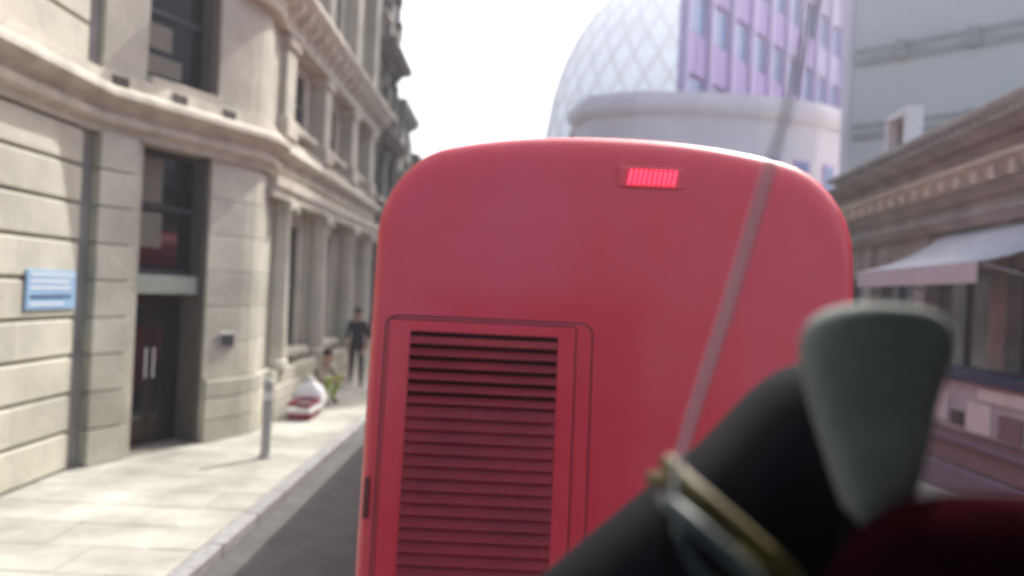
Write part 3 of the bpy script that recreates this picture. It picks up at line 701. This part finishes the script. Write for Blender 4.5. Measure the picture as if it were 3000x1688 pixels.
# ------------------------------------------------------------------ people and things on the left pavement
def person(loc, rot, pose, label, mats, s=1.0, group=None):
    """pose: dict joint -> (x, y, z); one continuous skin surface; material by nearest bone"""
    J = pose
    order = ['pelvis','belly','chest','neck','head','crown','shL','elL','wrL','haL','shR','elR','wrR','haR','hipL','knL','anL','toL','hipR','knR','anR','toR']
    rad = dict(pelvis=.145, belly=.135, chest=.155, neck=.058, head=.092, crown=.075, shL=.07, elL=.047, wrL=.032, haL=.035, shR=.07, elR=.047, wrR=.032, haR=.035,
               hipL=.095, knL=.062, anL=.042, toL=.04, hipR=.095, knR=.062, anR=.042, toR=.04)
    E = [('pelvis','belly'),('belly','chest'),('chest','neck'),('neck','head'),('head','crown'),('chest','shL'),('shL','elL'),('elL','wrL'),('wrL','haL'),
         ('chest','shR'),('shR','elR'),('elR','wrR'),('wrR','haR'),('pelvis','hipL'),('hipL','knL'),('knL','anL'),('anL','toL'),('pelvis','hipR'),('hipR','knR'),('knR','anR'),('anR','toR')]
    me = bpy.data.meshes.new('sk'); idx = {k: i for i, k in enumerate(order)}
    me.from_pydata([J[k] for k in order], [(idx[a], idx[b]) for a, b in E], [])
    o = link(bpy.data.objects.new('sk', me)); o.modifiers.new('Skin', 'SKIN'); ss = o.modifiers.new('S', 'SUBSURF'); ss.levels = 2
    for k in order:
        v = me.skin_vertices[0].data[idx[k]]; v.radius = (rad[k], rad[k]*(.75 if k in ('pelvis','belly','chest') else 1)); v.use_root = (k == 'pelvis')
    dg = bpy.context.evaluated_depsgraph_get(); dg.update()
    new = bpy.data.meshes.new_from_object(o.evaluated_get(dg)); bpy.data.objects.remove(o)
    root = thing('person', label, 'person', loc, group); root.rotation_euler = (0, 0, rot); root.scale = (s, s, s)
    new.name = 'body'; new.materials.clear()
    for m in (mats[0], mats[1], M['skin'], M['black']): new.materials.append(m)
    Z = {k: Vector(J[k]) for k in order}
    for p in new.polygons:
        c = p.center; best = min(order, key=lambda k: (Z[k]-c).length - (.06 if k in ('pelvis','belly','chest') else 0))
        p.material_index = 2 if best in ('neck','head','crown','haL','haR','wrL','wrR') else 3 if best in ('toL','toR','anL','anR') and c.z < .1 else 1 if best in ('pelvis','hipL','hipR','knL','knR','anL','anR') else 0
        p.use_smooth = True
    b = link(bpy.data.objects.new('body', new)); b.parent = root
    hd, cr = Z['head'], Z['crown']; up = (cr-hd).normalized(); f = Vector((0, -1, 0))
    def ball(name, c, r, m, sc_=(1,1,1)):
        bm = bmesh.new(); bmesh.ops.create_icosphere(bm, subdivisions=2, radius=r)
        mm = bpy.data.meshes.new(name)
        for v in bm.verts: v.co = Vector((v.co.x*sc_[0], v.co.y*sc_[1], v.co.z*sc_[2])) + c
        bm.to_mesh(mm); bm.free(); mm.materials.append(m)
        for p in mm.polygons: p.use_smooth = True
        q = link(bpy.data.objects.new(name, mm)); q.parent = root; return q
    ball('hair', cr + Vector((0,.022,.012)), .098, M['hair'], (.95,1.0,.85))
    ball('nose', hd + f*.098 + up*.01, .016, M['skin'], (.8,1,1.3))
    for sx in (-1, 1):
        ball('eye', hd + f*.086 + up*.04 + Vector((sx*.034,0,0)), .010, M['dark'])
        ball('ear', hd + up*.02 + Vector((sx*.096,0,0)), .02, M['skin'], (.5,.9,1.4))
    return root
walk = dict(pelvis=(0,0,.95), belly=(0,-.01,1.10), chest=(0,-.01,1.30), neck=(0,-.01,1.48), head=(0,-.02,1.58), crown=(0,-.01,1.68),
    shL=(.17,0,1.40), elL=(.22,.10,1.13), wrL=(.22,.02,.90), haL=(.21,-.02,.82), shR=(-.17,0,1.40), elR=(-.22,-.08,1.14), wrR=(-.21,-.22,.95), haR=(-.20,-.27,.88),
    hipL=(.09,0,.88), knL=(.10,-.14,.50), anL=(.10,-.26,.09), toL=(.10,-.38,.04), hipR=(-.09,0,.88), knR=(-.10,.04,.48), anR=(-.10,.30,.12), toR=(-.11,.22,.04))
stand = dict(walk, elL=(.24,.02,1.12), wrL=(.24,-.08,.92), haL=(.23,-.11,.84), knL=(.11,-.02,.48), anL=(.12,.02,.08), toL=(.13,-.12,.04), knR=(-.11,-.01,.48), anR=(-.12,.03,.08), toR=(-.14,-.11,.04), elR=(-.24,.03,1.12), wrR=(-.23,-.06,.92), haR=(-.22,-.09,.84))
crouch = dict(pelvis=(0,.20,.34), belly=(0,.13,.46), chest=(0,.02,.62), neck=(0,-.04,.78), head=(0,-.09,.87), crown=(0,-.09,.96),
    shL=(.17,0,.70), elL=(.24,-.15,.50), wrL=(.15,-.36,.50), haL=(.09,-.42,.48), shR=(-.17,0,.70), elR=(-.24,-.15,.50), wrR=(-.15,-.36,.48), haR=(-.08,-.42,.45),
    hipL=(.10,.14,.33), knL=(.17,-.26,.52), anL=(.15,-.10,.09), toL=(.17,-.24,.04), hipR=(-.10,.14,.33), knR=(-.17,-.26,.50), anR=(-.15,-.10,.09), toR=(-.17,-.24,.04))
person((-3.42, 17.4, 0), R(15), walk, 'walking person in dark clothes beside the left edge of the bus', (M['dark'], M['dark']))
person((-3.75, 21.5, 0), R(190), stand, 'standing person in maroon top further along the left pavement', (M['maroon'], M['dark']))
person((-3.45, 14.5, 0), R(70), crouch, 'crouching person in beige top beside the white sack', (M['beige'], M['green']), 1.0)
sk = skin_blob('sack', M['sack'], None, [(-3.5,13.7,0,.2,.16),(-3.5,13.7,.04,.29,.22),(-3.5,13.7,.22,.31,.24),(-3.48,13.72,.40,.25,.19),(-3.48,13.7,.50,.11,.08),(-3.46,13.7,.54,.05,.04),(-3.48,13.7,.60,.11,.08)])
tag(sk, 'bulging bright white sack standing on the left pavement', 'sack')
cr_ = thing('crate', 'low red and white slatted crate on the pavement by the column plinth', 'crate', (-3.6, 12.9, 0))
for i, z in enumerate((.02, .12, .22)):
    m = M['crate'] if i != 1 else M['white']
    MB().box(-3.58, -3.56, 12.65, 13.35, z, z+.07).build('slat', m, cr_); MB().box(-3.22, -3.20, 12.65, 13.35, z, z+.07).build('slat', m, cr_)
    MB().box(-3.555, -3.225, 12.65, 12.67, z, z+.07).build('slat', m, cr_); MB().box(-3.555, -3.225, 13.33, 13.35, z, z+.07).build('slat', m, cr_)
MB().box(-3.555, -3.225, 12.675, 13.325, .0, .018).build('bottom_board', M['crate'], cr_)
gb = skin_blob('bag', M['green'], None, [(-3.68,14.25,.0,.08,.07),(-3.68,14.25,.05,.13,.1),(-3.68,14.25,.24,.12,.1),(-3.68,14.25,.36,.07,.04),(-3.68,14.25,.38,.03,.02)])
gb.location.z = .0
tag(gb, 'lime green cloth bag behind the white sack', 'bag')
bo = thing('bollard', 'slim pale steel bollard on the pavement casting a long shadow', 'bollard', (-3.05, 9.9, 0))
MB().lathe(-3.05, 9.9, [(.085,0),(.085,.03),(.06,.04),(.055,.9),(.065,.91),(.065,.95),(.045,1.0),(.01,1.02)], 18).build('post', M['steel'], bo, smooth=True)
MB().lathe(-3.05, 9.9, [(.060,.74),(.060,.84)], 18).build('reflective_band', M['white'], bo)

# ------------------------------------------------------------------ thin volume added to wash out the far dome like lens glare
hz = MB().box(-150, 150, -60, 260, -2.0, 75).build('glare_haze', M['white'])
hm = bpy.data.materials.new('glare_haze'); hm.use_nodes = True; hn = hm.node_tree; hn.nodes.clear()
ho = hn.nodes.new('ShaderNodeOutputMaterial'); hv = hn.nodes.new('ShaderNodeVolumePrincipled')
hv.inputs['Density'].default_value = .003; hv.inputs['Color'].default_value = (.95, .95, 1, 1); hv.inputs['Anisotropy'].default_value = .55
hn.links.new(hv.outputs[0], ho.inputs['Volume'])
hz.data.materials[0] = hm; tag(hz, kind='stuff')
